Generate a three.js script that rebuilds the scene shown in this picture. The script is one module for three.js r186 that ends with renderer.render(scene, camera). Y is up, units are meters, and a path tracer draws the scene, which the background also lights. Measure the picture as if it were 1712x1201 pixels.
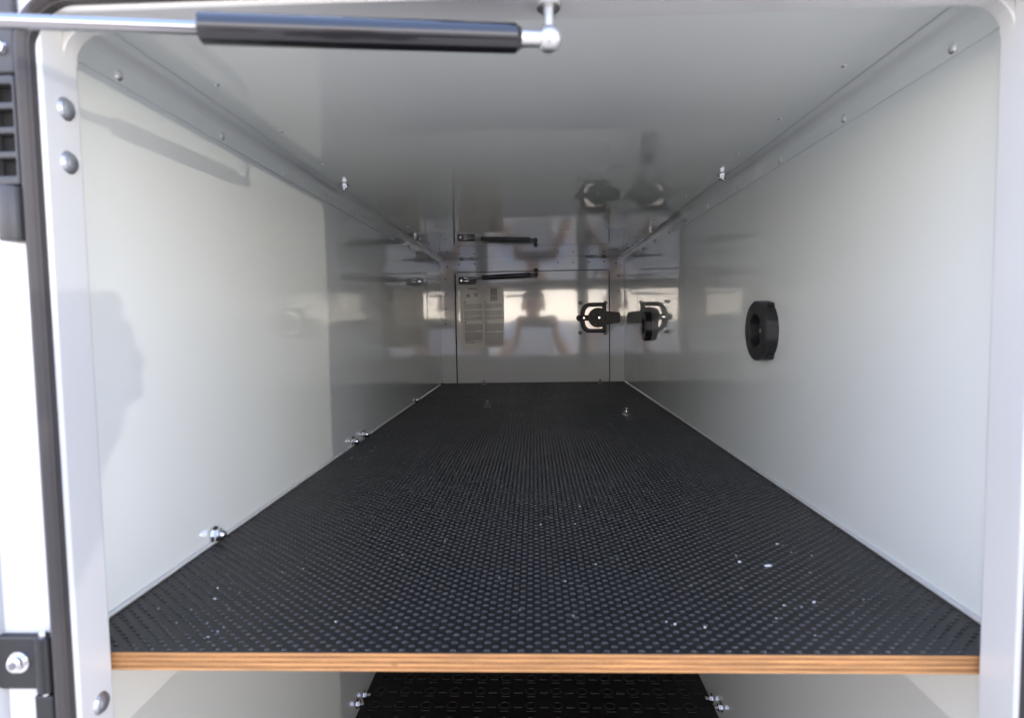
import * as THREE from 'three';
import { RoundedBoxGeometry } from 'three/addons/geometries/RoundedBoxGeometry.js';
import { mergeGeometries, mergeVertices, toCreasedNormals } from 'three/addons/utils/BufferGeometryUtils.js';
import { MarchingCubes } from 'three/addons/objects/MarchingCubes.js';
import { ImprovedNoise } from 'three/addons/math/ImprovedNoise.js';

// ------------------------------------------------------------------ camera, sky, sun, exposure
const H = 1.45;                                   // lens height above the ground; the sizes below are written from the lens
const scene = new THREE.Scene();
const camera = new THREE.PerspectiveCamera(60.42, 1712 / 1201, 0.02, 900);
camera.position.set(0, H, 0);
camera.rotation.order = 'YXZ';
camera.rotation.set(-0.0627, 0.0359, -0.0152);
camera.focus = 1.5;
camera.userData.fStop = 8;

const skyTex = (() => {
  const w = 256, h = 128, d = new Float32Array(w * h * 4);
  for (let j = 0; j < h; j++) {
    const el = ((j + 0.5) / h - 0.5) * Math.PI, s = Math.max(0, Math.sin(el)), k = Math.pow(1 - s, 5);
    for (let i = 0; i < w; i++) {
      const o = (j * w + i) * 4;
      d[o] = 2.0 + 13.6 * k; d[o + 1] = 2.8 + 11.0 * k; d[o + 2] = 4.9 + 6.7 * k; d[o + 3] = 1;
    }
  }
  const t = new THREE.DataTexture(d, w, h, THREE.RGBAFormat, THREE.FloatType);
  t.mapping = THREE.EquirectangularReflectionMapping; t.magFilter = THREE.LinearFilter; t.needsUpdate = true;
  return t;
})();
scene.background = skyTex; scene.environment = skyTex;

const sun = new THREE.DirectionalLight(new THREE.Color().setRGB(1, 0.94, 0.84), 1.25);
sun.position.set(3, H, 3 - 0.4); sun.target.position.set(0, H, -0.4);
sun.castShadow = true; sun.shadow.radius = 1; sun.shadow.mapSize.set(4096, 4096);
Object.assign(sun.shadow.camera, { left: -1.6, right: 1.6, top: 1.2, bottom: -1.6, near: 0.1, far: 9 });
scene.add(sun, sun.target);

const renderer = new THREE.WebGLRenderer({ antialias: true });
renderer.toneMapping = THREE.LinearToneMapping; renderer.toneMappingExposure = 0.69;
renderer.shadowMap.enabled = true; renderer.setSize(1024, 719);

// ------------------------------------------------------------------ helpers
let seed = 20431;
const rnd = () => { seed = (seed * 1664525 + 1013904223) >>> 0; return seed / 4294967296; };
const rr = (a, b) => a + (b - a) * rnd();
const noise = new ImprovedNoise();
const V = (x, y, z) => new THREE.Vector3(x, y, z);
const names = {};
function numbered(n) { const k = names[n] = (names[n] ?? -1) + 1; return k ? n + '_' + String(k).padStart(3, '0') : n; }
function mesh(name, geo, m, parent) {
  const o = new THREE.Mesh(geo, m); o.castShadow = o.receiveShadow = true;
  if (parent) { o.name = name; parent.add(o); } else { o.name = numbered(name); scene.add(o); }
  return o;
}
function base(name, x, y, z) { const g = new THREE.Group(); g.name = numbered(name); g.position.set(x, y + H, z); scene.add(g); return g; }
function tag(o, label, category, group) { o.userData.label = label; o.userData.category = category; if (group) o.userData.group = group; return o; }
function structure(o, label, category) { o.userData.kind = 'structure'; if (label) o.userData.label = label; if (category) o.userData.category = category; return o; }
const box = (x0, x1, y0, y1, z0, z1) => new THREE.BoxGeometry(x1 - x0, y1 - y0, z1 - z0).translate((x0 + x1) / 2, (y0 + y1) / 2, (z0 + z1) / 2);
const rbox = (x0, x1, y0, y1, z0, z1, r, s = 3) => new RoundedBoxGeometry(x1 - x0, y1 - y0, z1 - z0, s, r).translate((x0 + x1) / 2, (y0 + y1) / 2, (z0 + z1) / 2);
const plain = (g) => { g = g.index ? g.toNonIndexed() : g; for (const k of Object.keys(g.attributes)) if (!['position', 'normal', 'uv'].includes(k)) g.deleteAttribute(k); return g; };
const join = (list) => mergeGeometries(list.map(plain));
function rod(a, b, r0, r1 = r0, seg = 24) {            // closed cylinder between two points
  const d = b.clone().sub(a), g = new THREE.CylinderGeometry(r1, r0, d.length(), seg);
  g.applyQuaternion(new THREE.Quaternion().setFromUnitVectors(V(0, 1, 0), d.clone().normalize()));
  return g.translate((a.x + b.x) / 2, (a.y + b.y) / 2, (a.z + b.z) / 2);
}
function lathe(points, axis, seg = 24) {               // points: [radius, height]; turned from +y to axis
  const g = new THREE.LatheGeometry(points.map(([x, y]) => new THREE.Vector2(x, y)), seg);
  return toCreasedNormals(g, 0.6).applyQuaternion(new THREE.Quaternion().setFromUnitVectors(V(0, 1, 0), axis));
}
function roundRect(x0, x1, y0, y1, r, rBottom = r, into = new THREE.Shape()) {
  into.moveTo(x0 + rBottom, y0); into.lineTo(x1 - rBottom, y0);
  if (rBottom) into.absarc(x1 - rBottom, y0 + rBottom, rBottom, -Math.PI / 2, 0); into.lineTo(x1, y1 - r);
  into.absarc(x1 - r, y1 - r, r, 0, Math.PI / 2); into.lineTo(x0 + r, y1);
  into.absarc(x0 + r, y1 - r, r, Math.PI / 2, Math.PI); into.lineTo(x0, y0 + rBottom);
  if (rBottom) into.absarc(x0 + rBottom, y0 + rBottom, rBottom, Math.PI, Math.PI * 1.5);
  return into;
}
const extrude = (shape, depth, bevel = 0, curve = 10) => new THREE.ExtrudeGeometry(shape, { depth: depth - 2 * bevel, bevelEnabled: bevel > 0, bevelThickness: bevel, bevelSize: bevel, bevelOffset: -bevel, bevelSegments: 2, curveSegments: curve }).translate(0, 0, bevel);
// a sheet-metal panel: front face is a fine grid that is not quite flat, 2 mm of metal behind it
function sheet(o, u, v, lu, lv, nu, nv, amp, s, thick = 0.002) {
  const n = u.clone().cross(v), pos = [], idx = [], uv = [];
  for (let j = 0; j <= nv; j++) for (let i = 0; i <= nu; i++) {
    const a = i / nu * lu, b = j / nv * lv;
    const e = amp * (noise.noise(a * 3.1 + s, b * 4.3, s) + 0.45 * noise.noise(a * 8.3, b * 6.1 + s, s + 5));
    const p = o.clone().addScaledVector(u, a).addScaledVector(v, b).addScaledVector(n, e - amp);
    pos.push(p.x, p.y, p.z); uv.push(a, b);
  }
  for (let j = 0; j < nv; j++) for (let i = 0; i < nu; i++) { const q = j * (nu + 1) + i; idx.push(q, q + 1, q + nu + 2, q, q + nu + 2, q + nu + 1); }
  const g = new THREE.BufferGeometry();
  g.setAttribute('position', new THREE.Float32BufferAttribute(pos, 3)); g.setAttribute('uv', new THREE.Float32BufferAttribute(uv, 2)); g.setIndex(idx); g.computeVertexNormals();
  const c = o.clone().addScaledVector(u, lu / 2).addScaledVector(v, lv / 2).addScaledVector(n, -2.6 * amp - thick / 2);
  const back = new THREE.BoxGeometry(lu, lv, thick).applyMatrix4(new THREE.Matrix4().makeBasis(u, v, n)).translate(c.x, c.y, c.z);
  return join([g, back]);
}
function dataTex(w, h, f, srgb = true) {
  const d = new Uint8Array(w * h * 4);
  for (let y = 0; y < h; y++) for (let x = 0; x < w; x++) { const c = f(x / w, y / h, x, y), o = (y * w + x) * 4; for (let k = 0; k < 3; k++) d[o + k] = Math.max(0, Math.min(255, c[k] * 255)); d[o + 3] = 255; }
  const t = new THREE.DataTexture(d, w, h); t.wrapS = t.wrapT = THREE.RepeatWrapping; t.magFilter = THREE.LinearFilter; t.minFilter = THREE.LinearMipmapLinearFilter; t.generateMipmaps = true;
  if (srgb) t.colorSpace = THREE.SRGBColorSpace; t.needsUpdate = true; return t;
}
const rgb = (r, g, b) => new THREE.Color().setRGB(r, g, b);

// ------------------------------------------------------------------ materials
const smudge = dataTex(512, 512, (u, v) => {           // faint wipe marks in the gloss of the paint
  const n = 0.5 + 0.5 * noise.noise(u * 6, v * 6, 3), m = 0.5 + 0.5 * noise.noise(u * 22 + 4 * v, v * 5, 9), k = 0.75 + 0.25 * n * m;
  return [k, k, k];
}, false);
const M = {};
M.paint = new THREE.MeshPhysicalMaterial({ color: rgb(0.835, 0.87, 0.845), roughness: 0.06, roughnessMap: smudge, ior: 1.6, clearcoat: 1, clearcoatRoughness: 0.015 });
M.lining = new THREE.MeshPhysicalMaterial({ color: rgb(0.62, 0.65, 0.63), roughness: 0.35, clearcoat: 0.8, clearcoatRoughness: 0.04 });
M.frame = new THREE.MeshPhysicalMaterial({ color: rgb(0.62, 0.625, 0.61), roughness: 0.34, clearcoat: 0.8, clearcoatRoughness: 0.08 });
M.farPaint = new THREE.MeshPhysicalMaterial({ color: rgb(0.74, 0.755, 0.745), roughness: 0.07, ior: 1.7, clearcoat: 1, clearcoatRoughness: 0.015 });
M.body = new THREE.MeshPhysicalMaterial({ color: rgb(0.42, 0.43, 0.435), roughness: 0.3, clearcoat: 1, clearcoatRoughness: 0.05 });
M.rubber = new THREE.MeshStandardMaterial({ color: rgb(0.05, 0.045, 0.044), roughness: 0.5 });
M.blackPlastic = new THREE.MeshStandardMaterial({ color: rgb(0.014, 0.014, 0.016), roughness: 0.38 });
M.latchPlastic = new THREE.MeshStandardMaterial({ color: rgb(0.022, 0.02, 0.02), roughness: 0.45 });
M.strutTube = new THREE.MeshPhysicalMaterial({ color: rgb(0.004, 0.004, 0.006), roughness: 0.3, ior: 1.45, clearcoat: 0.9, clearcoatRoughness: 0.04 });
M.chrome = new THREE.MeshStandardMaterial({ color: rgb(0.40, 0.40, 0.41), metalness: 1, roughness: 0.14 });
M.zinc = new THREE.MeshStandardMaterial({ color: rgb(0.74, 0.74, 0.75), metalness: 1, roughness: 0.2 });
M.alloy = new THREE.MeshStandardMaterial({ color: rgb(0.62, 0.62, 0.61), metalness: 0.9, roughness: 0.38 });
M.rivet = new THREE.MeshStandardMaterial({ color: rgb(0.42, 0.44, 0.47), metalness: 0.85, roughness: 0.36 });
M.smallRivet = new THREE.MeshStandardMaterial({ color: rgb(0.90, 0.90, 0.89), metalness: 0.9, roughness: 0.3 });
M.darkRivet = new THREE.MeshStandardMaterial({ color: rgb(0.22, 0.22, 0.22), metalness: 0.7, roughness: 0.4 });
M.cream = new THREE.MeshStandardMaterial({ color: rgb(0.86, 0.78, 0.72), metalness: 0.85, roughness: 0.28 });
M.brownPlastic = new THREE.MeshStandardMaterial({ color: rgb(0.09, 0.05, 0.03), roughness: 0.5 });
M.gap = new THREE.MeshStandardMaterial({ color: rgb(0.01, 0.01, 0.01), roughness: 0.8 });

// ------------------------------------------------------------------ the compartment (metres from the lens)
const XL = -0.33, XR = 0.32, YF = -0.224, YC = 0.22, YB = -0.713, ZN = -0.402, ZJ = -0.3695, ZF = -2.211, JL = -0.293, JR = 0.288, YH = 0.188;
const LEN = ZN - ZF, LW = LEN + 0.06, YS = -0.317;      // walls and ceiling run on behind the far frame

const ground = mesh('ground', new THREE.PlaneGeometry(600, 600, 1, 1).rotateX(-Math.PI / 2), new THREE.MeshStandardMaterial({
  color: rgb(1, 1, 1), roughness: 0.95, map: (() => { const t = dataTex(512, 512, (u, v) => { const a = 0.85 + 0.05 * noise.noise(u * 9, v * 9, 1) + 0.10 * (rnd() - 0.5); return [a * 1.08, a * 0.97, a * 0.83]; }); t.repeat.set(300, 300); return t; })(),  // base colour lightened and warmed to stand in for sunlight bouncing off it
}));
structure(ground, 'paved ground outside the vehicle, coloured pale and warm to stand for sunlight on it', 'ground');

const wallL = structure(mesh('wall_left', sheet(V(XL, YS, ZN), V(0, 0, -1), V(0, 1, 0), LW, YC - YS + 0.004, 110, 44, 0.0006, 2.7).translate(0, H, 0), M.paint), 'glossy white left side wall of the compartment', 'wall');
const wallR = structure(mesh('wall_right', sheet(V(XR, YS, ZF - 0.06), V(0, 0, 1), V(0, 1, 0), LW, YC - YS + 0.004, 110, 44, 0.0006, 9.1).translate(0, H, 0), M.paint), 'glossy white right side wall of the compartment', 'wall');
const ceiling = structure(mesh('ceiling', sheet(V(XL - 0.002, YC, ZN), V(0, 0, -1), V(1, 0, 0), LW, XR - XL + 0.004, 110, 50, 0.0003, 5.3).translate(0, H, 0), M.paint), 'glossy white ceiling of the compartment', 'ceiling');

// small domed rivet: head on a face with normal n
const rivetGeo = {};
function rivetHead(r, n) {
  const k = r + ':' + n.x + n.y + n.z;
  return rivetGeo[k] ??= lathe([[0, r * 0.55], [r * 0.45, r * 0.48], [r * 0.8, r * 0.28], [r, 0], [r, -0.0005], [0, -0.0005]], n, 16);
}
function rivet(parent, x, y, z, r, n, m, name = 'rivet') { const o = mesh(name, rivetHead(r, n), m, parent); o.position.set(x, y + H, z); return o; }

for (const s of [-1, 1]) {                              // folded angle in each top corner, with its rivets, and the rail below the shelf
  const wall = s < 0 ? wallL : wallR, X = s < 0 ? XL : XR;
  const p = new THREE.Shape(), t = 0.0013, r = 0.009;  // profile in (distance from wall, y)
  p.moveTo(0, YC - 0.026); p.lineTo(t, YC - 0.026); p.lineTo(t, YC - t - r); p.absarc(t + r, YC - t - r, r, Math.PI, Math.PI / 2, true);
  p.lineTo(0.016, YC - t); p.lineTo(0.018, YC - 0.0003); p.lineTo(0, YC - 0.0002);
  let g = new THREE.ExtrudeGeometry(p, { depth: LEN - 0.004, bevelEnabled: false, curveSegments: 8 });
  if (s > 0) { g.scale(-1, 1, 1); g = plain(g); const a = g.attributes; for (const q of ['position', 'normal', 'uv']) { const n = a[q].itemSize, arr = a[q].array; for (let i = 0; i < arr.length; i += 3 * n) for (let k = 0; k < n; k++) { const w = arr[i + n + k]; arr[i + n + k] = arr[i + 2 * n + k]; arr[i + 2 * n + k] = w; } } }
  const angle = mesh('corner_angle', toCreasedNormals(plain(g), 0.5).translate(X, H, ZF + 0.002), M.paint, wall);
  for (let k = 0; k < 11; k++) rivet(angle, X - s * t, 0.2005, -0.4955 - 0.1637 * k + (s > 0 ? 0.004 : 0), 0.0045, V(-s, 0, 0), M.smallRivet);
  for (let k = 0; k < 12; k++) rivet(angle, X - s * 0.0425, YC - 0.0002, -0.4275 - 0.1435 * k, 0.0026, V(0, -1, 0), M.smallRivet);
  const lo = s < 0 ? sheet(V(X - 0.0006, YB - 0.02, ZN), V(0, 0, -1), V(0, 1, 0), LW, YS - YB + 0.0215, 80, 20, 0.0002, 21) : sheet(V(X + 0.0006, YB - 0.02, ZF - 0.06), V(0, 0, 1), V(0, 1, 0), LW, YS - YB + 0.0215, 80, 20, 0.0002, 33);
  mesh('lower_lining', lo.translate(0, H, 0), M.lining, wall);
  // bead of clear sealant along the shelf
  mesh('sealant_bead', rod(V(X - s * 0.0005, YF + 0.002 + H, ZN - 0.002), V(X - s * 0.0005, YF + 0.002 + H, ZF + 0.004), 0.0022, 0.0022, 8), M.frame, wall);
}

// lower floor: black moulded tread with rings and bars
const treadM = new THREE.MeshStandardMaterial({ color: rgb(0.010, 0.010, 0.011), roughness: 0.42 });
const lowFloor = structure(mesh('compartment_floor', box(XL - 0.002, XR + 0.002, YB - 0.012, YB, ZF - 0.06, ZN).translate(0, H, 0), treadM), 'black moulded tread floor of the lower compartment', 'floor');
{
  const ring = new THREE.TorusGeometry(0.0095, 0.0021, 5, 16).rotateX(Math.PI / 2), bar = new RoundedBoxGeometry(0.016, 0.003, 0.005, 1, 0.0012), rest = [];
  for (let j = 0; j < 40; j++) for (let i = 0; i < 13; i++) {
    const z = -0.44 - j * 0.044, near = j >= 11 && j < 33, x0 = -0.305 + i * 0.0485;
    for (const [nm, g, x, dz] of [['tread_ring', ring, x0, 0], ['tread_bar', bar, x0, 0.016], ['tread_bar', bar, x0 + 0.0242, 0.005]]) {
      if (x > XR - 0.012) continue;
      const show = near && (nm === 'tread_ring' || j < 22);
      if (show) mesh(nm, g, treadM, lowFloor).position.set(x, YB + H + 0.0004, z + dz);
      else rest.push(g.clone().translate(x, YB + H + 0.0004, z + dz));
    }
  }
  mesh('tread_pattern', join(rest), treadM, lowFloor).userData.kind = 'stuff';
}

// ------------------------------------------------------------------ the near opening: frame, outer panel, seal
const frame = structure(base('opening_frame', 0, -0.75, ZN), 'white painted door frame around the near opening', 'frame');
const rel = (g) => g.translate(0, 0.75, -ZN);           // into the frame's own space
mesh('jamb', rel(rbox(-0.345, JL, -0.75, YH + 0.04, ZN, ZJ, 0.0028, 4)), M.frame, frame);
mesh('jamb', rel(rbox(JR, 0.345, -0.75, YH + 0.04, ZN, ZJ, 0.0028, 4)), M.frame, frame);
mesh('header', rel(rbox(JL - 0.001, JR + 0.001, YH, YH + 0.039, ZN + 0.0006, ZJ - 0.0006, 0.0028, 4)), M.frame, frame);
mesh('sill', rel(rbox(JL - 0.001, JR + 0.001, -0.749, YB - 0.004, ZN + 0.0006, ZJ - 0.0006, 0.004, 3)), M.frame, frame);
for (const s of [-1, 1]) {                              // curved gusset in each top corner
  const X = s < 0 ? JL : JR, R = 0.019, p = new THREE.Shape();
  p.moveTo(X, YH); p.lineTo(X - s * R, YH); p.absarc(X - s * R, YH - R, R, Math.PI / 2, s < 0 ? Math.PI : 0, s > 0); p.lineTo(X, YH);
  mesh('corner_gusset', rel(extrude(p, 0.012, 0.0008, 14).translate(0, 0, ZN + 0.0012)), M.frame, frame);
}
for (const y of [0.1373, 0.1041, -0.2521]) { const o = mesh('rivet', rivetHead(0.0073, V(1, 0, 0)), M.rivet, frame); o.position.set(JL, y + 0.75, -0.3885 - ZN); }
{
  const outer = new THREE.Shape(); outer.moveTo(-0.95, -0.95); outer.lineTo(0.95, -0.95); outer.lineTo(0.95, 0.75); outer.lineTo(-0.95, 0.75); outer.closePath();
  outer.holes.push(roundRect(-0.325, 0.325, -0.74, 0.222, 0.03, 0.03, new THREE.Path()));
  structure(mesh('body_panel', extrude(outer, 0.004, 0.001).translate(0, H, -0.3745), M.body), 'white outer body panel of the vehicle around the opening', 'panel');
}
function sweepLoop(path, prof) {                        // path: 2-D closed loop (x, y); prof: [outward, z] closed
  const n = path.length, m = prof.length, pos = [], idx = [];
  for (let i = 0; i < n; i++) {
    const a = path[(i + n - 1) % n], b = path[(i + 1) % n], t = b.clone().sub(a).normalize(), o = new THREE.Vector2(t.y, -t.x);
    for (const [w, z] of prof) pos.push(path[i].x + o.x * w, path[i].y + o.y * w, z);
  }
  for (let i = 0; i < n; i++) for (let j = 0; j < m; j++) { const a = i * m + j, b = i * m + (j + 1) % m, c = ((i + 1) % n) * m + j, d = ((i + 1) % n) * m + (j + 1) % m; idx.push(a, c, b, b, c, d); }
  const g = new THREE.BufferGeometry(); g.setAttribute('position', new THREE.Float32BufferAttribute(pos, 3)); g.setIndex(idx);
  const out = toCreasedNormals(g, 0.9); out.setAttribute('uv', new THREE.Float32BufferAttribute(new Float32Array(out.attributes.position.count * 2), 2)); return out;
}
{
  const seal = base('door_seal', 0, -0.74, ZJ);
  tag(seal, 'black rubber bulb seal running around the near opening', 'seal');
  const path = roundRect(JL - 0.0022, JR + 0.0022, -0.735, YH + 0.003, 0.026, 0.026).getPoints(14).slice(0, -1);
  const bulb = []; for (let i = 0; i <= 10; i++) { const a = Math.PI * i / 10; bulb.push([0.0042 - 0.0036 * Math.cos(a), 0.0042 + 0.0056 * Math.sin(a)]); }
  mesh('bulb', sweepLoop(path, bulb).translate(0, 0.74, 0), M.rubber, seal);
  mesh('grip_channel', sweepLoop(path, [[0, -0.001], [0, 0.0048], [0.0012, 0.0055], [0.0072, 0.0055], [0.0084, 0.0046], [0.0084, -0.001]]).translate(0, 0.74, 0), M.rubber, seal);
}

// ------------------------------------------------------------------ the plywood shelf
{
  const shelf = base('plywood_shelf', 0, YF - 0.0135, ZN);
  tag(shelf, 'plywood shelf with black anti-slip top running the length of the compartment', 'shelf');
  const T = 0.0135, deckT = 0.0008, n = 7, t = (T - deckT) / n;
  const grain = (k) => { const tex = dataTex(1024, 32, (u, v) => {
    const long = k % 2 === 0, f = long ? noise.noise(u * 26, v * 3 + k * 7, k) * 0.10 + noise.noise(u * 140, v * 9, k + 3) * 0.05 : noise.noise(u * 300, v * 2.5 + k, k) * 0.13 + noise.noise(u * 45, v * 2, k * 3) * 0.08;
    const knot = noise.noise(u * 17 + k * 3.3, k * 5.1, 2) > 0.62 ? -0.16 : 0, e = (rnd() - 0.5) * 0.05;
    const glue = (v < 0.1 || v > 0.9) ? -0.1 : 0, b = (long ? 1.0 : 0.83) + f + e + knot + glue + 0.16 * noise.noise(u * 9 + k * 4.7, k * 1.9, 6) + 0.10 * noise.noise(u * 31, v * 1.5 + k * 2.3, 11);
    return [0.70 * b, 0.51 * b - (long ? 0.0 : 0.02), 0.315 * b - (long ? 0.0 : 0.03)];
  }); return tex; };
  const mats = [0, 1, 2, 3, 4].map((k) => new THREE.MeshStandardMaterial({ map: grain(k), roughness: 0.75 }));
  for (let k = 0; k < n; k++) {
    const zf = 0.0005 + (k % 2 ? 0.0003 : 0) + rr(0, 0.0002), zb = LEN - 0.004, p = new THREE.Shape();
    p.moveTo(XL + 0.002, -zf); p.lineTo(XR - 0.002, -zf); p.lineTo(XR - 0.002, -zb); p.lineTo(XL + 0.002, -zb); p.closePath();
    const g = plain(new THREE.ExtrudeGeometry(p, { depth: t - 0.00005, bevelEnabled: false }).rotateX(-Math.PI / 2).scale(1, 1, 1));
    const P = g.attributes.position, U = g.attributes.uv;
    for (let i = 0; i < P.count; i++) { P.setZ(i, P.getZ(i)); U.setXY(i, P.getX(i) * 1.55 + k * 0.13, P.getY(i) / t + (Math.abs(P.getZ(i)) > 0.01 ? P.getZ(i) * 3 : 0)); }
    mesh('ply', g.translate(0, k * t, 0), mats[[0, 1, 2, 3, 4, 1, 0][k]], shelf);
  }
  // the rotateX(-90) above maps shape y to -z, so the board must be turned to run away from the opening
  for (const c of shelf.children) { c.geometry.scale(1, 1, -1); const a = plain(c.geometry); for (const q of ['position', 'normal', 'uv']) { const s = a.attributes[q].itemSize, arr = a.attributes[q].array; for (let i = 0; i < arr.length; i += 3 * s) for (let k = 0; k < s; k++) { const w = arr[i + s + k]; arr[i + s + k] = arr[i + 2 * s + k]; arr[i + 2 * s + k] = w; } } c.geometry = a; a.computeVertexNormals(); }
  const deckTex = dataTex(1024, 1024, (u, v) => { const d = 0.5 + 0.5 * noise.noise(u * 5, v * 13, 4), f = 0.5 + 0.5 * noise.noise(u * 60, v * 60, 8); const a = 0.098 + 0.02 * d * f + (rnd() > 0.9985 ? 0.12 : 0) + 0.012 * (rnd() - 0.5); return [a * 1.03, a * 0.99, a * 0.98]; });
  const deckRough = dataTex(512, 512, (u, v) => { const d = 0.5 + 0.5 * noise.noise(u * 4, v * 9, 14), f = 0.5 + 0.5 * noise.noise(u * 34, v * 34, 18), a = 0.72 + 0.28 * (0.6 * d + 0.4 * f); return [a, a, a]; }, false);
  const deckM = new THREE.MeshPhysicalMaterial({ map: deckTex, roughness: 0.5, roughnessMap: deckRough }), studM = new THREE.MeshPhysicalMaterial({ map: deckTex, roughness: 0.2, ior: 1.7 });
  const p = new THREE.Shape(); p.moveTo(XL + 0.002, 0.0003); p.lineTo(XR - 0.002, 0.0003); p.lineTo(XR - 0.002, LEN - 0.004); p.lineTo(XL + 0.002, LEN - 0.004); p.closePath();
  const dg = plain(new THREE.ExtrudeGeometry(p, { depth: deckT, bevelEnabled: false }).rotateX(-Math.PI / 2)).translate(0, T - deckT, 0);
  mesh('anti_slip_deck', dg, deckM, shelf);
  const stud = new THREE.SphereGeometry(1, 10, 4, 0, Math.PI * 2, 0, Math.PI / 2).scale(0.0025, 0.0011, 0.001);
  const px = 0.0116, pz = 0.0051, spots = [];
  for (let j = 0; j < 354; j++) { const z = -0.003 - j * pz; for (let i = -29; i < 30; i++) { const x = i * px + (j % 2) * px / 2; const lim = j === 0 ? [JL + 0.006, JR - 0.006] : [XL + 0.005, XR - 0.005]; if (x > lim[0] && x < lim[1]) spots.push([x, z]); } }
  const im = new THREE.InstancedMesh(stud, studM, spots.length), m4 = new THREE.Matrix4(), q0 = new THREE.Quaternion();
  spots.forEach(([x, z], i) => im.setMatrixAt(i, m4.compose(V(x + rr(-0.00012, 0.00012), T - 0.0001, z), q0, V(1, rr(0.85, 1.15), 1))));
  im.name = 'anti_slip_studs'; im.userData.kind = 'stuff'; im.castShadow = im.receiveShadow = true; shelf.add(im);
}
{ // scraps of white swarf and dust on the shelf
  const parts = [], m = new THREE.MeshStandardMaterial({ color: rgb(0.66, 0.68, 0.68), roughness: 0.5 });
  const at = [[0.206, -0.545, 4], [0.184, -0.555, 2.6], [0.215, -0.475, 2.2], [0.12, -0.435, 2], [0.052, -0.725, 2.4], [0.005, -0.66, 1.8], [0.19, -0.47, 1.6], [0.1, -0.44, 1.6], [0.235, -0.6, 2], [0.02, -1.02, 2], [0.16, -1.3, 2], [-0.27, -0.5, 2], [-0.262, -0.48, 1.6]];
  for (let i = 0; i < 44; i++) at.push([rr(-0.31, 0.30), -0.43 - 1.5 * rnd() * rnd(), rr(0.5, 1.3)]);
  for (let i = 0; i < 18; i++) at.push([rr(-0.29, -0.2), rr(-0.56, -0.42), rr(0.4, 1.1)]);
  for (let i = 0; i < 14; i++) at.push([rr(0.12, 0.29), rr(-0.62, -0.42), rr(0.4, 1.1)]);
  for (let i = 0; i < 16; i++) at.push([-0.31 + rr(0, 0.035), -1.03 + rr(-0.05, 0.05), rr(0.6, 1.4)]);
  for (const [x, z, s] of at) { const g = new THREE.IcosahedronGeometry(0.00066 * s, 0); g.scale(rr(0.7, 1.7), rr(0.3, 0.7), rr(0.6, 1.2)).rotateY(rr(0, 6)).translate(x, YF + 0.0009 + 0.0003 * s + H, z); parts.push(g); }
  const o = mesh('swarf_flakes', join(parts), m); o.userData.kind = 'stuff'; o.userData.label = 'white flakes of swarf scattered on the black shelf'; o.userData.category = 'swarf';
}

// ------------------------------------------------------------------ far end wall and its door
const far = structure(base('wall_far', 0, YB, ZF), 'white painted frame at the far end around the far door', 'wall');
const fr = (g, y = 0, z = 0) => g.translate(0, -YB + y, z);
const OL = -0.281, OR = 0.271, OT = 0.1745;
{
  const s = new THREE.Shape(); s.moveTo(XL - 0.002, YB - 0.002); s.lineTo(XR + 0.002, YB - 0.002); s.lineTo(XR + 0.002, YC + 0.002); s.lineTo(XL - 0.002, YC + 0.002); s.closePath();
  s.holes.push(roundRect(OL, OR, YB + 0.03, OT, 0.012, 0.012, new THREE.Path()));
  mesh('frame_panel', fr(extrude(s, 0.012, 0.0012), 0, -0.0128), M.farPaint, far);
  mesh('backing', fr(box(XL - 0.004, XR + 0.004, YB - 0.01, YC + 0.004, -0.058, -0.05)), M.gap, far);
  for (const sd of [-1, 1]) {                           // riveted corner plates
    const e = sd < 0 ? XL : XR, o = sd < 0 ? OL - 0.002 : OR + 0.002, xe = sd < 0 ? -0.186 : 0.079, yb = sd < 0 ? -0.0185 : 0.0855, q = new THREE.Shape();
    q.moveTo(e - sd * 0.001, yb); q.lineTo(o, yb); q.lineTo(o, OT + 0.003); q.lineTo(xe, OT + 0.003); q.lineTo(xe, YC - 0.0015); q.lineTo(e - sd * 0.001, YC - 0.0015); q.closePath();
    const plate = mesh('corner_plate', fr(extrude(q, 0.0020, 0.0004), 0, -0.0006), M.farPaint, far);
    const pts = sd < 0 ? [[-0.3111, 0.151], [-0.3123, 0.0978], [-0.3135, 0.0434], [-0.3147, -0.0107], [-0.3048, 0.1944], [-0.2623, 0.2026], [-0.2083, 0.2027]] : [[0.089, 0.2025], [0.1434, 0.2015], [0.1978, 0.2026], [0.2516, 0.2027], [0.2936, 0.1956], [0.3018, 0.1529], [0.3016, 0.0987]];
    for (const [x, y] of pts) { const r = mesh('rivet', rivetHead(0.003, V(0, 0, 1)), M.darkRivet, plate); r.position.set(x, y - YB, 0.0014); }
  }
  for (const x0 of [-0.276, 0.186]) {                    // folded hinge tabs where the frame meets the ceiling
    const tab = mesh('hinge_tab', fr(rbox(x0, x0 + 0.08, YC - 0.006, YC - 0.0005, -0.0005, 0.014, 0.0015, 2)), M.farPaint, far);
    mesh('slot', fr(box(x0 + (x0 < 0 ? 0.016 : 0.055), x0 + (x0 < 0 ? 0.03 : 0.069), YC - 0.0052, YC - 0.0024, 0.0138, 0.0144)), M.gap, tab);
    mesh('slot', fr(box(x0 + (x0 < 0 ? 0.052 : 0.016), x0 + (x0 < 0 ? 0.066 : 0.03), YC - 0.0045, YC - 0.0028, 0.0138, 0.0144)), M.gap, tab);
  }
}
const door = base('far_door', 0, YB + 0.03, ZF);
tag(door, 'glossy white flat door closing the far end of the compartment', 'door');
const dr = (g) => g.translate(0, -(YB + 0.03), 0);
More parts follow.
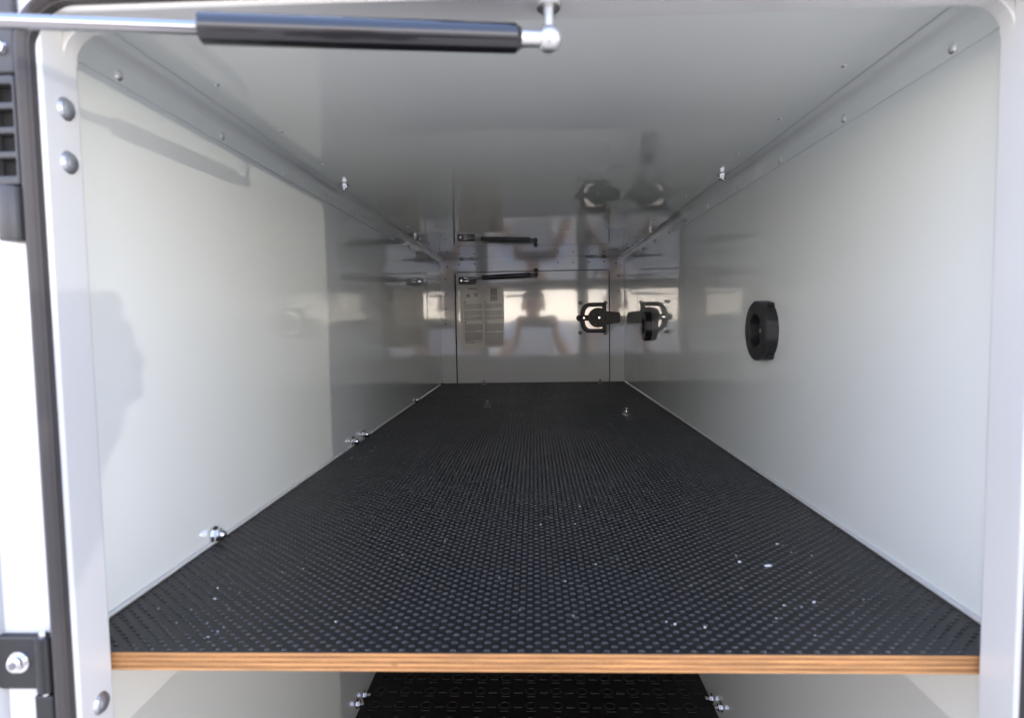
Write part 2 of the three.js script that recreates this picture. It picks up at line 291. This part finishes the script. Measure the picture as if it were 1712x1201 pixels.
mesh('door_panel', dr(sheet(V(OL + 0.0035, YB + 0.034, -0.0105), V(1, 0, 0), V(0, 1, 0), OR - OL - 0.0055, OT - YB - 0.0355, 60, 60, 0.00022, 12.4)), M.farPaint, door);
mesh('gasket', dr((() => { const s = roundRect(OL - 0.004, OR + 0.003, YB + 0.027, OT + 0.004, 0.012, 0.012); s.holes.push(roundRect(OL + 0.0045, OR - 0.001, YB + 0.036, OT - 0.002, 0.009, 0.009, new THREE.Path())); return extrude(s, 0.006).translate(0, 0, -0.0205); })()), M.gap, door);
for (const y of [0.118, 0.094]) mesh('hinge_block', dr(rbox(OL + 0.0005, OL + 0.0045, y - 0.007, y + 0.007, -0.0105, -0.0065, 0.001, 1)), M.blackPlastic, door);

{ // printed notice stuck on the door
  const c = document.createElement('canvas'); c.width = 900; c.height = 1272; const g = c.getContext('2d');
  g.fillStyle = 'rgb(226,222,214)'; g.fillRect(0, 0, 900, 1272);
  g.fillStyle = 'rgb(52,48,46)'; g.font = 'bold 46px sans-serif'; g.textAlign = 'center'; g.fillText('DANGER', 258, 84);
  g.beginPath(); g.arc(168, 212, 36, Math.PI, 0); g.lineTo(204, 236); g.lineTo(132, 236); g.fill(); g.fillRect(144, 180, 48, 12);
  g.fillStyle = 'rgb(226,222,214)'; g.beginPath(); g.arc(168, 214, 13, 0, 7); g.fill(); g.fillStyle = 'rgb(52,48,46)'; g.fillRect(156, 226, 24, 18);
  g.fillRect(286, 168, 82, 20); g.fillStyle = 'rgb(150,120,105)'; g.fillRect(286, 198, 82, 14); g.fillStyle = 'rgb(52,48,46)'; g.fillRect(286, 220, 82, 8);
  g.fillStyle = 'rgb(92,90,88)'; g.fillRect(628, 66, 132, 254); g.strokeStyle = 'rgb(52,48,46)'; g.lineWidth = 5; g.strokeRect(628, 66, 132, 254);
  g.strokeStyle = 'rgb(176,172,166)'; for (let i = 0; i < 9; i++) { g.lineWidth = 3 + 5 * rnd(); g.beginPath(); g.moveTo(634, 84 + i * 27 + 14 * rnd()); g.bezierCurveTo(670, 70 + i * 28, 710, 110 + i * 26, 754, 78 + i * 28); g.stroke(); }
  g.lineWidth = 3; g.strokeStyle = 'rgb(90,86,84)'; g.beginPath(); g.moveTo(800, 40); g.lineTo(800, 340); g.stroke(); g.strokeRect(560, 36, 240, 3);
  const block = (x, y, w, lines) => { for (let i = 0; i < lines; i++) { let q = x; const end = x + w * (i === lines - 1 ? 0.55 : 1); while (q < end) { const l = Math.min(end - q, 12 + 46 * rnd()), v = 62 + 44 * rnd(); g.fillStyle = `rgb(${v},${v - 3},${v - 6})`; g.fillRect(q, y + i * 14.5, l, 7.5); q += l + 7; } } };
  const dot = (x, y) => { g.fillStyle = 'rgb(40,38,36)'; g.beginPath(); g.arc(x, y, 15, 0, 7); g.fill(); };
  dot(92, 342); dot(512, 338); dot(98, 758); dot(520, 752);
  block(82, 380, 370, 8); block(82, 516, 370, 8); block(84, 640, 370, 6); block(500, 380, 372, 7); block(500, 516, 372, 8); block(502, 640, 372, 5);
  block(92, 796, 364, 10); block(92, 958, 364, 13); block(92, 1160, 364, 2); block(508, 792, 364, 11); block(508, 972, 364, 18);
  const t = new THREE.CanvasTexture(c); t.colorSpace = THREE.SRGBColorSpace; t.anisotropy = 8;
  const pg = new THREE.PlaneGeometry(0.1575, 0.2225).translate(-0.1845, 0.0157, 0);
  const lb = mesh('notice', dr(pg.translate(0, 0, -0.0098)), new THREE.MeshPhysicalMaterial({ map: t, roughness: 0.4, clearcoat: 0.25, clearcoatRoughness: 0.12 }), door);
  lb.userData.label = 'printed grey notice headed DANGER with columns of small text';
}

{ // compression latch of the far door
  const L = mesh('latch', dr((() => {
    const s = new THREE.Shape(); s.moveTo(0.196, 0.0585); s.lineTo(0.243, 0.0585); s.quadraticCurveTo(0.259, 0.0585, 0.259, 0.042); s.lineTo(0.259, -0.034); s.quadraticCurveTo(0.259, -0.049, 0.243, -0.049); s.lineTo(0.196, -0.049);
    s.quadraticCurveTo(0.178, -0.046, 0.171, -0.028); s.quadraticCurveTo(0.162, 0.003, 0.171, 0.036); s.quadraticCurveTo(0.178, 0.055, 0.196, 0.0585);
    const h = new THREE.Path(); h.moveTo(0.2, 0.0465); h.lineTo(0.24, 0.0465); h.quadraticCurveTo(0.247, 0.0465, 0.247, 0.04); h.lineTo(0.247, -0.031); h.quadraticCurveTo(0.247, -0.0375, 0.24, -0.0375); h.lineTo(0.2, -0.0375);
    h.quadraticCurveTo(0.188, -0.035, 0.182, -0.022); h.quadraticCurveTo(0.175, 0.003, 0.182, 0.03); h.quadraticCurveTo(0.188, 0.045, 0.2, 0.0465);
    s.holes.push(h); return extrude(s, 0.011, 0.003, 8).translate(0, 0, -0.0108);
  })()), M.latchPlastic, door);
  L.userData.label = 'black ribbed turn latch with a cream inner plate';
  mesh('inner_plate', dr(extrude(roundRect(0.174, 0.25, -0.040, 0.049, 0.012), 0.006).translate(0, 0, -0.0095)), M.cream, L);
  mesh('side_lug', dr(lathe([[0, 0.008], [0.007, 0.0065], [0.0115, 0], [0.0115, -0.002], [0, -0.002]], V(0, 0, 1), 16).translate(0.1635, 0.004, -0.0105)), M.latchPlastic, L);
  const knob = mesh('knob', dr(lathe([[0, 0.004], [0.032, 0.004], [0.032, 0.009], [0.0352, 0.009], [0.0352, -0.006], [0, -0.006]], V(0, 0, 1), 28).translate(0.2292, 0.005, 0.006)), M.latchPlastic, L);
  for (let k = 0; k < 10; k++) { const a = k * Math.PI / 5; mesh('rib', dr(box(0.008, 0.0325, -0.0009, 0.0009, 0.004, 0.0088).rotateZ(a).translate(0.2292, 0.005, 0.006)), M.latchPlastic, knob); }
  mesh('hub', dr(lathe([[0, 0.010], [0.008, 0.010], [0.0095, 0.008], [0.0095, 0.003], [0, 0.003]], V(0, 0, 1), 18).translate(0.2292, 0.005, 0.006)), M.latchPlastic, knob);
  mesh('screw', dr(lathe([[0, 0.0025], [0.004, 0.002], [0.0055, 0], [0.0055, -0.001], [0, -0.001]], V(0, 0, 1), 14).translate(0.2315, 0.0045, 0.0165)), M.zinc, knob);
  const lever = mesh('lever', dr((() => { const s = new THREE.Shape(); s.moveTo(0.255, 0.028); s.lineTo(0.298, 0.0235); s.quadraticCurveTo(0.307, 0.022, 0.307, 0.012); s.lineTo(0.307, -0.004); s.quadraticCurveTo(0.307, -0.013, 0.298, -0.0145); s.lineTo(0.255, -0.02); s.closePath(); return extrude(s, 0.007, 0.0015).translate(0, 0, 0.004); })()), M.latchPlastic, L);
  for (const x of [0.268, 0.28, 0.291]) mesh('rib', dr(box(x - 0.0008, x + 0.0008, -0.015, 0.024, 0.0105, 0.0132)), M.latchPlastic, lever);
  mesh('rib', dr(box(0.262, 0.305, 0.0033, 0.0049, 0.0105, 0.013)), M.latchPlastic, lever);
  for (const y of [0.022, -0.0142]) mesh('rib', dr(box(0.262, 0.303, y - 0.0008, y + 0.0008, 0.0105, 0.013)), M.latchPlastic, lever);
  const eye = mesh('striker_arm', dr(join([lathe([[0, 0.005], [0.0085, 0.005], [0.0108, 0.003], [0.0108, -0.004], [0, -0.004]], V(0, 0, 1), 18).translate(0.1785, 0.0043, -0.001), rbox(0.18, 0.205, -0.006, 0.0145, -0.005, 0.0025, 0.002, 2)])), M.brownPlastic, L);
  mesh('bolt_head', dr(lathe([[0, 0.003], [0.0035, 0.003], [0.0045, 0.002], [0.0045, -0.001], [0, -0.001]], V(0, 0, 1), 14).translate(0.1785, 0.0043, 0.005)), M.zinc, eye);
  for (const [x, y] of [[0.1671, 0.0586], [0.2571, 0.0572], [0.1662, -0.0487], [0.2565, -0.05]]) {
    const w = mesh('screw_cup', dr(new THREE.TorusGeometry(0.0056, 0.0016, 8, 18).translate(x, y, -0.0095)), M.latchPlastic, L);
    mesh('screw_head', dr(lathe([[0, 0.0022], [0.0022, 0.002], [0.0034, 0], [0.0034, -0.001], [0, -0.001]], V(0, 0, 1), 12).translate(x, y, -0.0098)), M.darkRivet, w);
  }
}

// ------------------------------------------------------------------ gas struts
function gasStrut(name, label, ball, tubeA, tubeB, rodEnd, rT, rR, studTo) {
  const g = base(name, ball.x, ball.y, ball.z); tag(g, label, 'gas strut', 'gas struts');
  const P = (v) => v.clone().sub(ball), ax = tubeB.clone().sub(tubeA).normalize(), L = tubeA.distanceTo(tubeB);
  const c = 0.16 * rT;
  mesh('tube', lathe([[0, 0], [rT * 0.72, 0], [rT, c * 2.4], [rT, L - c], [rT - c, L], [rR * 1.25, L], [rR * 1.2, L - c * 2], [0, L - c * 2]], ax, 40).translate(...P(tubeA).toArray()), M.strutTube, g);
  mesh('rod', rod(P(tubeB).addScaledVector(ax, -0.004), P(rodEnd), rR), M.chrome, g);
  mesh('end_fitting', join([rod(P(tubeA).addScaledVector(ax, 0.002), P(ball).addScaledVector(ax, rT * 0.55), rT * 0.62, rT * 0.58), new THREE.SphereGeometry(rT * 0.92, 24, 16).scale(1, 1.04, 1)]), M.alloy, g);
  const up = studTo.clone().sub(ball), u = up.clone().normalize(), l = up.length();
  mesh('ball_stud', lathe([[0, 0], [rT * 0.36, 0], [rT * 0.36, l - rT * 0.62], [rT * 0.86, l - rT * 0.62], [rT * 0.86, l - rT * 0.15], [rT * 0.62, l], [0, l]], u, 20), M.alloy, g);
  return g;
}
gasStrut('gas_strut', 'glossy black gas strut with silver ball end across the near opening', V(0.0112, 0.1655, -0.376), V(-0.0056, 0.1641, -0.371), V(-0.177, 0.1588, -0.335), V(-0.525, 0.1390, -0.2375), 0.0082, 0.0036, V(0.0112, YH + 0.001, -0.379));
const fs = gasStrut('gas_strut', 'small black gas strut across the top of the far door', V(0.0105, 0.1605, ZF + 0.022), V(-0.0085, 0.1590, ZF + 0.022), V(-0.1814, 0.1522, ZF + 0.02), V(-0.236, 0.1484, ZF + 0.016), 0.0082, 0.0036, V(0.0105, 0.180, ZF + 0.010));
for (const n of [2, 3]) fs.children[n].material = M.darkRivet;
{
  const P = [0.0105, 0.1605, ZF + 0.022];
  const plate = mesh('mounting_plate', extrude(roundRect(-0.267, -0.204, 0.1306, 0.1582, 0.006), 0.0045, 0.0015).translate(-P[0], -P[1], ZF - 0.0095 - P[2]), M.blackPlastic, fs);
  mesh('bolt', lathe([[0, 0.003], [0.004, 0.0028], [0.0055, 0.001], [0.0055, -0.001], [0, -0.001]], V(0, 0, 1), 6).translate(-0.2565 - P[0], 0.1445 - P[1], -0.0265), M.zinc, plate);
  mesh('clevis', join([rbox(-0.246, -0.226, 0.1405, 0.1435, -0.005, 0.018, 0.001, 1), rbox(-0.246, -0.226, 0.1505, 0.1535, -0.005, 0.018, 0.001, 1), rod(V(-0.236, 0.139, 0.013), V(-0.236, 0.155, 0.013), 0.0025)]).translate(-P[0], -P[1], -0.022), M.zinc, plate);
}
// the door of the near opening stands open beside the camera and carries the other end of the strut
{
  const d = base('open_door', -0.345, -0.735, -0.35); tag(d, 'white hinged door swung wide open beside the near opening', 'door');
  d.rotation.y = Math.PI - 0.52;                        // its own x runs from the hinge to the free edge
  mesh('door_panel', rbox(0.004, 0.62, 0, 0.955, 0.004, 0.034, 0.008, 3), M.body, d);
  mesh('strut_bracket', join([rbox(0.188, 0.238, 0.849, 0.899, -0.0002, 0.0038, 0.0014, 2), rod(V(0.213, 0.874, 0.002), V(0.213, 0.874, -0.012), 0.005)]), M.blackPlastic, d);
}

// ------------------------------------------------------------------ hinges of the near door
{
  const g = base('cast_hinge', -0.3092, -0.241, ZJ); tag(g, 'black cast hinge with bright bolt at lower left of the opening', 'hinge', 'hinges of the near door');
  mesh('leaf', extrude(roundRect(-0.036, 0.003, 0.0125, 0.0475, 0.008), 0.006, 0.0018).translate(0, 0, -0.001), M.blackPlastic, g);
  const k = mesh('knuckle', lathe([[0, 0.0125], [0.0046, 0.0125], [0.0052, 0.0132], [0.0052, 0.0475], [0.0046, 0.048], [0, 0.048]], V(0, 1, 0), 20).translate(0.0005, 0, 0.0055), M.blackPlastic, g);
  mesh('pin', lathe([[0, -0.02], [0.0026, -0.02], [0.0026, 0.0505], [0.0018, 0.0515], [0, 0.0515]], V(0, 1, 0), 14).translate(0.0005, 0, 0.0055), M.zinc, k);
  const b = mesh('bolt', lathe([[0, 0.0105], [0.0036, 0.0105], [0.0048, 0.0095], [0.0048, 0.0065], [0.0068, 0.006], [0.0068, 0.0045], [0, 0.0045]], V(0, 0, 1), 20).translate(-0.0168, 0.031, 0), M.zinc, g);
  mesh('bolt_recess', lathe([[0, 0.0012], [0.0024, 0.0012], [0.0024, -0.001], [0, -0.001]], V(0, 0, 1), 6).translate(-0.0168, 0.031, 0.0098), M.darkRivet, b);
  const f = mesh('lower_bracket', rbox(-0.006, 0.006, -0.02, 0.0108, -0.001, 0.0085, 0.0015, 2), M.blackPlastic, g);
  mesh('slot_rib', new THREE.TorusGeometry(0.0026, 0.0007, 6, 12, Math.PI).rotateZ(Math.PI).translate(0.001, -0.004, 0.0087), M.rubber, f);

  const h = base('cast_hinge', -0.3088, 0.048, ZJ); tag(h, 'black hinge with four square openings at upper left of the opening', 'hinge', 'hinges of the near door');
  const s = roundRect(-0.016, 0.0048, 0.037, 0.101, 0.002);
  for (let i = 0; i < 4; i++) s.holes.push(roundRect(-0.009, 0.0028, 0.0425 + i * 0.0143, 0.0528 + i * 0.0143, 0.0008, 0.0008, new THREE.Path()));
  const gr = new THREE.MeshStandardMaterial({ color: rgb(0.055, 0.055, 0.058), roughness: 0.5 });
  mesh('slotted_leaf', extrude(s, 0.006, 0.001).translate(0, 0, 0.001), gr, h);
  mesh('leaf_backing', box(-0.015, 0.0042, 0.038, 0.100, -0.001, 0.001), M.gap, h);
  mesh('knuckle', lathe([[0, 0.004], [0.0062, 0.004], [0.0068, 0.005], [0.0068, 0.035], [0.0062, 0.036], [0, 0.036]], V(0, 1, 0), 20).translate(-0.0022, 0, 0.006), gr, h);
  mesh('upper_leaf', rbox(-0.016, 0.0045, 0.1025, 0.150, -0.001, 0.005, 0.002, 2), gr, h);
  mesh('bolt', lathe([[0, 0.003], [0.003, 0.0028], [0.0042, 0.001], [0.0042, -0.001], [0, -0.001]], V(0, 0, 1), 14).translate(-0.003, 0.117, 0.005), M.zinc, h);
}

// ------------------------------------------------------------------ black ring caps on the right wall
function ringCap(z, y, label) {
  const g = base('ring_cap', XR, y, z); tag(g, label, 'cap', 'black ring caps on the right wall');
  const n = V(-1, 0, 0);
  mesh('body', lathe([[0.0215, 0.003], [0.0225, 0.0155], [0.0235, 0.0165], [0.0395, 0.0165], [0.0412, 0.0150], [0.0412, -0.001], [0.0215, -0.001], [0.0215, 0.003]], n, 28), M.blackPlastic, g);
  mesh('web', lathe([[0, 0.0045], [0.0218, 0.0045], [0.0218, -0.001], [0, -0.001]], n, 6), M.blackPlastic, g);
  mesh('centre_screw', lathe([[0, 0.0055], [0.0035, 0.0048], [0.0062, 0.002], [0.0062, 0], [0, 0]], n, 16).translate(-0.0044, 0, 0), M.zinc, g);
  for (const a of [0.95, -0.95, Math.PI - 0.95, Math.PI + 0.95]) mesh('lug', rbox(-0.0075, -0.0005, 0.0395, 0.0455, -0.0032, 0.0032, 0.001, 2).rotateX(Math.PI / 2 - a), M.blackPlastic, g);
}
ringCap(-0.8605, -0.0195, 'larger looking black ring cap midway along the right wall');
ringCap(-1.727, -0.0215, 'black ring cap on the right wall close to the far door');

// ------------------------------------------------------------------ bolts
const hexG = (r, h) => toCreasedNormals(plain(new THREE.CylinderGeometry(r, r, h, 6)), 0.3).translate(0, h / 2, 0);
function bolt(label, group, x, y, z, axis, kind) {
  const g = base('bolt', x, y, z); tag(g, label, 'bolt', group);
  const q = new THREE.Quaternion().setFromUnitVectors(V(0, 1, 0), axis), f = kind === 'stud' && axis.y > 0 ? 1.2 : 1, T = (geo) => geo.scale(f, f, f).applyQuaternion(q);
  mesh('washer', T(new THREE.CylinderGeometry(0.0085, 0.0085, 0.0016, 24).translate(0, 0.0008, 0)), M.zinc, g);
  mesh('nut', T(hexG(0.0066, 0.0055).translate(0, 0.0016, 0)), M.zinc, g);
  if (kind === 'dome') mesh('dome', T(new THREE.SphereGeometry(0.0054, 18, 8, 0, Math.PI * 2, 0, Math.PI / 2).scale(1, 1.15, 1).translate(0, 0.007, 0)), M.zinc, g);
  else mesh('thread', T(lathe(axis.y < 0 ? [[0, 0.0105], [0.0028, 0.0105], [0.0034, 0.0098], [0.0034, 0.0068], [0, 0.0068]] : [[0, 0.014], [0.0028, 0.014], [0.0034, 0.0132], [0.0034, 0.0068], [0, 0.0068]], V(0, 1, 0), 14)), M.zinc, g);
}
const xp = V(1, 0, 0), xm = V(-1, 0, 0), yp = V(0, 1, 0), ym = V(0, -1, 0), gl = 'bolts along the left edge of the shelf', gs = 'bolts standing on the shelf', gc = 'bolt ends hanging from the ceiling', gb = 'bolts low on the walls of the lower compartment';
bolt('bright dome nut at left edge of the shelf, nearest the opening', gl, XL + 0.0005, YF + 0.0098, -0.607, xp, 'dome');
bolt('nearer of two adjoining dome nuts at left edge of the shelf', gl, XL + 0.0005, YF + 0.0098, -1.092, xp, 'dome');
bolt('farther of two adjoining dome nuts at left edge of the shelf', gl, XL + 0.0005, YF + 0.0098, -1.16, xp, 'dome');
bolt('small dome nut at left edge of the shelf well inside', gl, XL + 0.0005, YF + 0.0098, -1.67, xp, 'dome');
bolt('dome nut in the far left corner of the shelf', gl, XL + 0.0005, YF + 0.0098, -2.13, xp, 'dome');
bolt('bolt standing on the shelf in front of the printed notice', gs, -0.1226, YF, -1.585, yp, 'stud');
bolt('bolt standing on the shelf near its right side', gs, 0.2127, YF, -1.432, yp, 'stud');
bolt('bolt at the foot of the far door, left one', gs, -0.1764, YF, -2.135, yp, 'stud');
bolt('bolt at the foot of the far door, right one', gs, 0.2264, YF, -2.13, yp, 'stud');
bolt('bolt end hanging from the ceiling, nearer one beside left wall', gc, -0.298, YC - 0.0002, -0.985, ym, 'stud');
bolt('bolt end hanging from the ceiling, farther one beside left wall', gc, -0.300, YC - 0.0002, -1.58, ym, 'stud');
bolt('bolt end hanging from the ceiling, nearer one beside right wall', gc, 0.2935, YC - 0.0002, -0.975, ym, 'stud');
bolt('bolt end hanging from the ceiling, farther one beside right wall', gc, 0.2915, YC - 0.0002, -1.55, ym, 'stud');
bolt('nearer of two bolts on left wall of the lower compartment', gb, XL + 0.0005, -0.690, -1.066, xp, 'stud');
bolt('farther of two bolts on left wall of the lower compartment', gb, XL + 0.0005, -0.701, -1.11, xp, 'stud');
bolt('nearer of two bolts on right wall of the lower compartment', gb, XR - 0.0005, -0.680, -1.048, xm, 'stud');
bolt('farther of two bolts on right wall of the lower compartment', gb, XR - 0.0005, -0.700, -1.105, xm, 'stud');

// ------------------------------------------------------------------ the person behind the lens: mirrored in the far door, and the hand whose shade falls on the left wall
function field(prims, lo, hi, cell, k) {                // smooth union of tapered capsules, meshed
  const size = Math.max(hi.x - lo.x, hi.y - lo.y, hi.z - lo.z), n = Math.ceil(size / cell) + 3, mc = new MarchingCubes(n, new THREE.MeshBasicMaterial(), false, false, 400000);
  const half = n / 2, sc = size / (n - 4), c = lo.clone().add(hi).multiplyScalar(0.5), p = V(0, 0, 0), ab = V(0, 0, 0), ap = V(0, 0, 0);
  for (let z = 0; z < n; z++) for (let y = 0; y < n; y++) for (let x = 0; x < n; x++) {
    p.set((x - half) * sc + c.x, (y - half) * sc + c.y, (z - half) * sc + c.z);
    let d = 1;
    if (p.x > lo.x - 0.02 && p.x < hi.x + 0.02 && p.z > lo.z - 0.02 && p.z < hi.z + 0.02) for (const [a, b, ra, rb] of prims) {
      ab.subVectors(b, a); ap.subVectors(p, a); const l = ab.lengthSq(), t = l ? Math.max(0, Math.min(1, ap.dot(ab) / l)) : 0;
      const e = ap.addScaledVector(ab, -t).length() - (ra + (rb - ra) * t), h = Math.max(0, k - Math.abs(d - e)) / k; d = Math.min(d, e) - h * h * k / 4;
    }
    mc.field[x + y * n + z * n * n] = -d;
  }
  mc.isolation = 0; mc.update();
  const N = mc.count, g = new THREE.BufferGeometry();
  const P = mc.positionArray.slice(0, N * 3);
  for (let i = 0; i < N; i++) { P[i * 3] = P[i * 3] * half * sc + c.x; P[i * 3 + 1] = P[i * 3 + 1] * half * sc + c.y; P[i * 3 + 2] = P[i * 3 + 2] * half * sc + c.z; }
  g.setAttribute('position', new THREE.BufferAttribute(P, 3));
  const m = mergeVertices(g, 1e-5); m.computeVertexNormals(); m.setAttribute('uv', new THREE.Float32BufferAttribute(new Float32Array(m.attributes.position.count * 2), 2)); return plain(m);
}
{
  const skin = new THREE.MeshPhysicalMaterial({ color: rgb(0.50, 0.28, 0.19), roughness: 0.5 }), cotton = new THREE.MeshStandardMaterial({ color: rgb(0.80, 0.80, 0.79), roughness: 0.9 }), denim = new THREE.MeshStandardMaterial({ color: rgb(0.05, 0.07, 0.12), roughness: 0.9 }), hairM = new THREE.MeshStandardMaterial({ color: rgb(0.035, 0.022, 0.014), roughness: 0.7 });
  const g = base('person', 0, -H, 0.59); tag(g, 'person in white shirt and dark trousers holding up a phone, mirrored in far door', 'person');
  const B = (geo) => geo.translate(0, H, -0.59), j = (a, b, ra, rb = ra) => [V(...a), V(...b), ra, rb];
  const sR = [0.19, -0.09, 0.58], eR = [0.262, -0.29, 0.37], wR = [0.165, -0.118, 0.085], sL = [-0.19, -0.09, 0.58], eL = [-0.262, -0.29, 0.37], wL = [-0.125, -0.125, 0.085];
  const body = field([
    j([0, -0.06, 0.600], [0, 0.03, 0.550], 0.055, 0.05), j([-0.15, -0.09, 0.600], [0.15, -0.09, 0.600], 0.06), j([0, -0.12, 0.610], [0, -0.45, 0.620], 0.11, 0.10), j([-0.07, -0.15, 0.600], [-0.06, -0.4, 0.620], 0.09), j([0.07, -0.15, 0.600], [0.06, -0.4, 0.620], 0.09),
    j([-0.08, -0.52, 0.620], [0.08, -0.52, 0.620], 0.11), j(sR, eR, 0.05, 0.042), j(eR, wR, 0.042, 0.027), j(sL, eL, 0.05, 0.042), j(eL, wL, 0.042, 0.027),
    j([-0.09, -0.56, 0.620], [-0.10, -0.96, 0.600], 0.085, 0.058), j([-0.10, -0.96, 0.600], [-0.10, -1.36, 0.640], 0.056, 0.038), j([0.09, -0.56, 0.620], [0.10, -0.96, 0.600], 0.085, 0.058), j([0.10, -0.96, 0.600], [0.10, -1.36, 0.640], 0.056, 0.038),
    j([-0.10, -1.405, 0.660], [-0.11, -1.41, 0.480], 0.04, 0.034), j([0.10, -1.405, 0.660], [0.11, -1.41, 0.480], 0.04, 0.034),
  ], V(-0.35, -1.45, 0.02), V(0.35, 0.1, 0.78), 0.012, 0.03);
  const head = field([
    j([0, 0.145, 0.530], [0, 0.12, 0.515], 0.085, 0.075), j([0, 0.06, 0.475], [0, 0.075, 0.510], 0.045, 0.06), j([0, 0.105, 0.432], [0, 0.078, 0.416], 0.009, 0.013), j([-0.012, 0.073, 0.427], [0.012, 0.073, 0.427], 0.009),
    j([-0.03, 0.128, 0.447], [0.03, 0.128, 0.447], 0.014), j([-0.014, 0.045, 0.437], [0.014, 0.045, 0.437], 0.009), j([0, 0.02, 0.445], [0, 0.025, 0.460], 0.017), j([-0.083, 0.125, 0.530], [-0.084, 0.075, 0.525], 0.013, 0.009), j([0.083, 0.125, 0.530], [0.084, 0.075, 0.525], 0.013, 0.009), j([0, 0.04, 0.540], [0, -0.02, 0.560], 0.055, 0.055),
  ], V(-0.11, -0.07, 0.39), V(0.11, 0.24, 0.63), 0.005, 0.014);
  // hands: palms behind the ends of the phone, four fingers over its far face, thumb across the near face
  const hand = (s, wx, wz) => {
    const cx = s > 0 ? 0.142 : -0.102, f = [], out = s;
    f.push(j([wx, -0.115, wz], [cx + out * 0.012, -0.07, 0.045], 0.026, 0.028), j([cx + out * 0.012, -0.075, 0.04], [cx + out * 0.012, -0.005, 0.03], 0.026, 0.02), j([cx + out * 0.014, -0.045, 0.02], [cx + out * 0.014, -0.03, 0.016], 0.024));
    const tips = [[0.014, 0.052, -0.006], [-0.008, 0.058, 0.006], [-0.031, 0.055, 0.018], [-0.053, 0.044, 0.015]];
    for (const [y, l, k] of tips) { const kx = cx + out * k; f.push(j([cx + out * (k * 0.6 + 0.004), y, 0.03], [kx, y + 0.002, -0.006], 0.0115, 0.0105), j([kx, y + 0.002, -0.006], [kx - out * l * 0.5, y + 0.002, -0.0105 + 0.012], 0.0098, 0.0088), j([kx - out * l * 0.5, y + 0.002, 0.0015], [kx - out * l * 0.8, y, 0.0005], 0.0085, 0.0075)); }
    f.push(j([cx + out * 0.01, -0.07, 0.038], [cx - out * 0.006, -0.045, 0.036], 0.014, 0.012), j([cx - out * 0.006, -0.045, 0.036], [cx - out * 0.03, -0.02, 0.03], 0.011, 0.009));
    return field(f, V(Math.min(wx, cx) - 0.05, -0.15, -0.03), V(Math.max(wx, cx) + 0.07, 0.04, 0.11), 0.003, 0.007);
  };
  mesh('body', B(join([body, head, hand(1, wR[0], wR[2]), hand(-1, wL[0], wL[2])])), skin, g);
  mesh('shirt', B(field([
    j([-0.15, -0.085, 0.600], [0.15, -0.085, 0.600], 0.075), j([0, -0.12, 0.610], [0, -0.6, 0.620], 0.128, 0.12), j([-0.07, -0.15, 0.600], [-0.075, -0.58, 0.620], 0.11), j([0.07, -0.15, 0.600], [0.075, -0.58, 0.620], 0.11),
    j(sR, [0.245, -0.225, 0.475], 0.068, 0.06), j(sL, [-0.24, -0.225, 0.475], 0.068, 0.06),
  ], V(-0.36, -0.75, 0.36), V(0.36, 0.03, 0.80), 0.012, 0.04)), cotton, g);
  mesh('trousers', B(field([j([-0.085, -0.66, 0.620], [0.085, -0.66, 0.620], 0.12), j([-0.09, -0.66, 0.620], [-0.10, -0.96, 0.600], 0.1, 0.075), j([-0.10, -0.96, 0.600], [-0.10, -1.35, 0.640], 0.075, 0.058), j([0.09, -0.66, 0.620], [0.10, -0.96, 0.600], 0.1, 0.075), j([0.10, -0.96, 0.600], [0.10, -1.35, 0.640], 0.075, 0.058)], V(-0.24, -1.42, 0.46), V(0.24, -0.5, 0.78), 0.012, 0.03)), denim, g);
  mesh('hair', B(field([j([0, 0.16, 0.545], [0, 0.13, 0.565], 0.088, 0.08), j([-0.05, 0.2, 0.470], [0.05, 0.2, 0.470], 0.022), j([0, 0.08, 0.575], [0, 0.04, 0.585], 0.06, 0.04)], V(-0.11, -0.01, 0.43), V(0.11, 0.26, 0.67), 0.006, 0.02)), hairM, g);
  for (const s of [-1, 1]) mesh('eye', B(new THREE.SphereGeometry(0.011, 14, 10).translate(s * 0.031, 0.107, 0.4435)), hairM, g);
  for (const s of [-1, 1]) mesh('shoe', B(rbox(s * 0.105 - 0.05, s * 0.105 + 0.05, -H, -H + 0.085, 0.425, 0.71, 0.035, 4)), hairM, g);

  const ph = base('phone', 0.018, -0.055, 0.016); tag(ph, 'dark phone held sideways by the person, mirrored in far door', 'phone');
  mesh('case', extrude(roundRect(-0.117, 0.117, 0, 0.078, 0.011), 0.009, 0.0025).translate(0, 0, -0.0045), M.blackPlastic, ph);
  mesh('screen', extrude(roundRect(-0.112, 0.112, 0.004, 0.074, 0.008), 0.0006).translate(0, 0, 0.0044), M.strutTube, ph);
  mesh('camera_bump', extrude(roundRect(-0.04, 0.02, 0.042, 0.07, 0.008), 0.003, 0.001).translate(0, 0, -0.0068), M.strutTube, ph);
}

renderer.render(scene, camera);
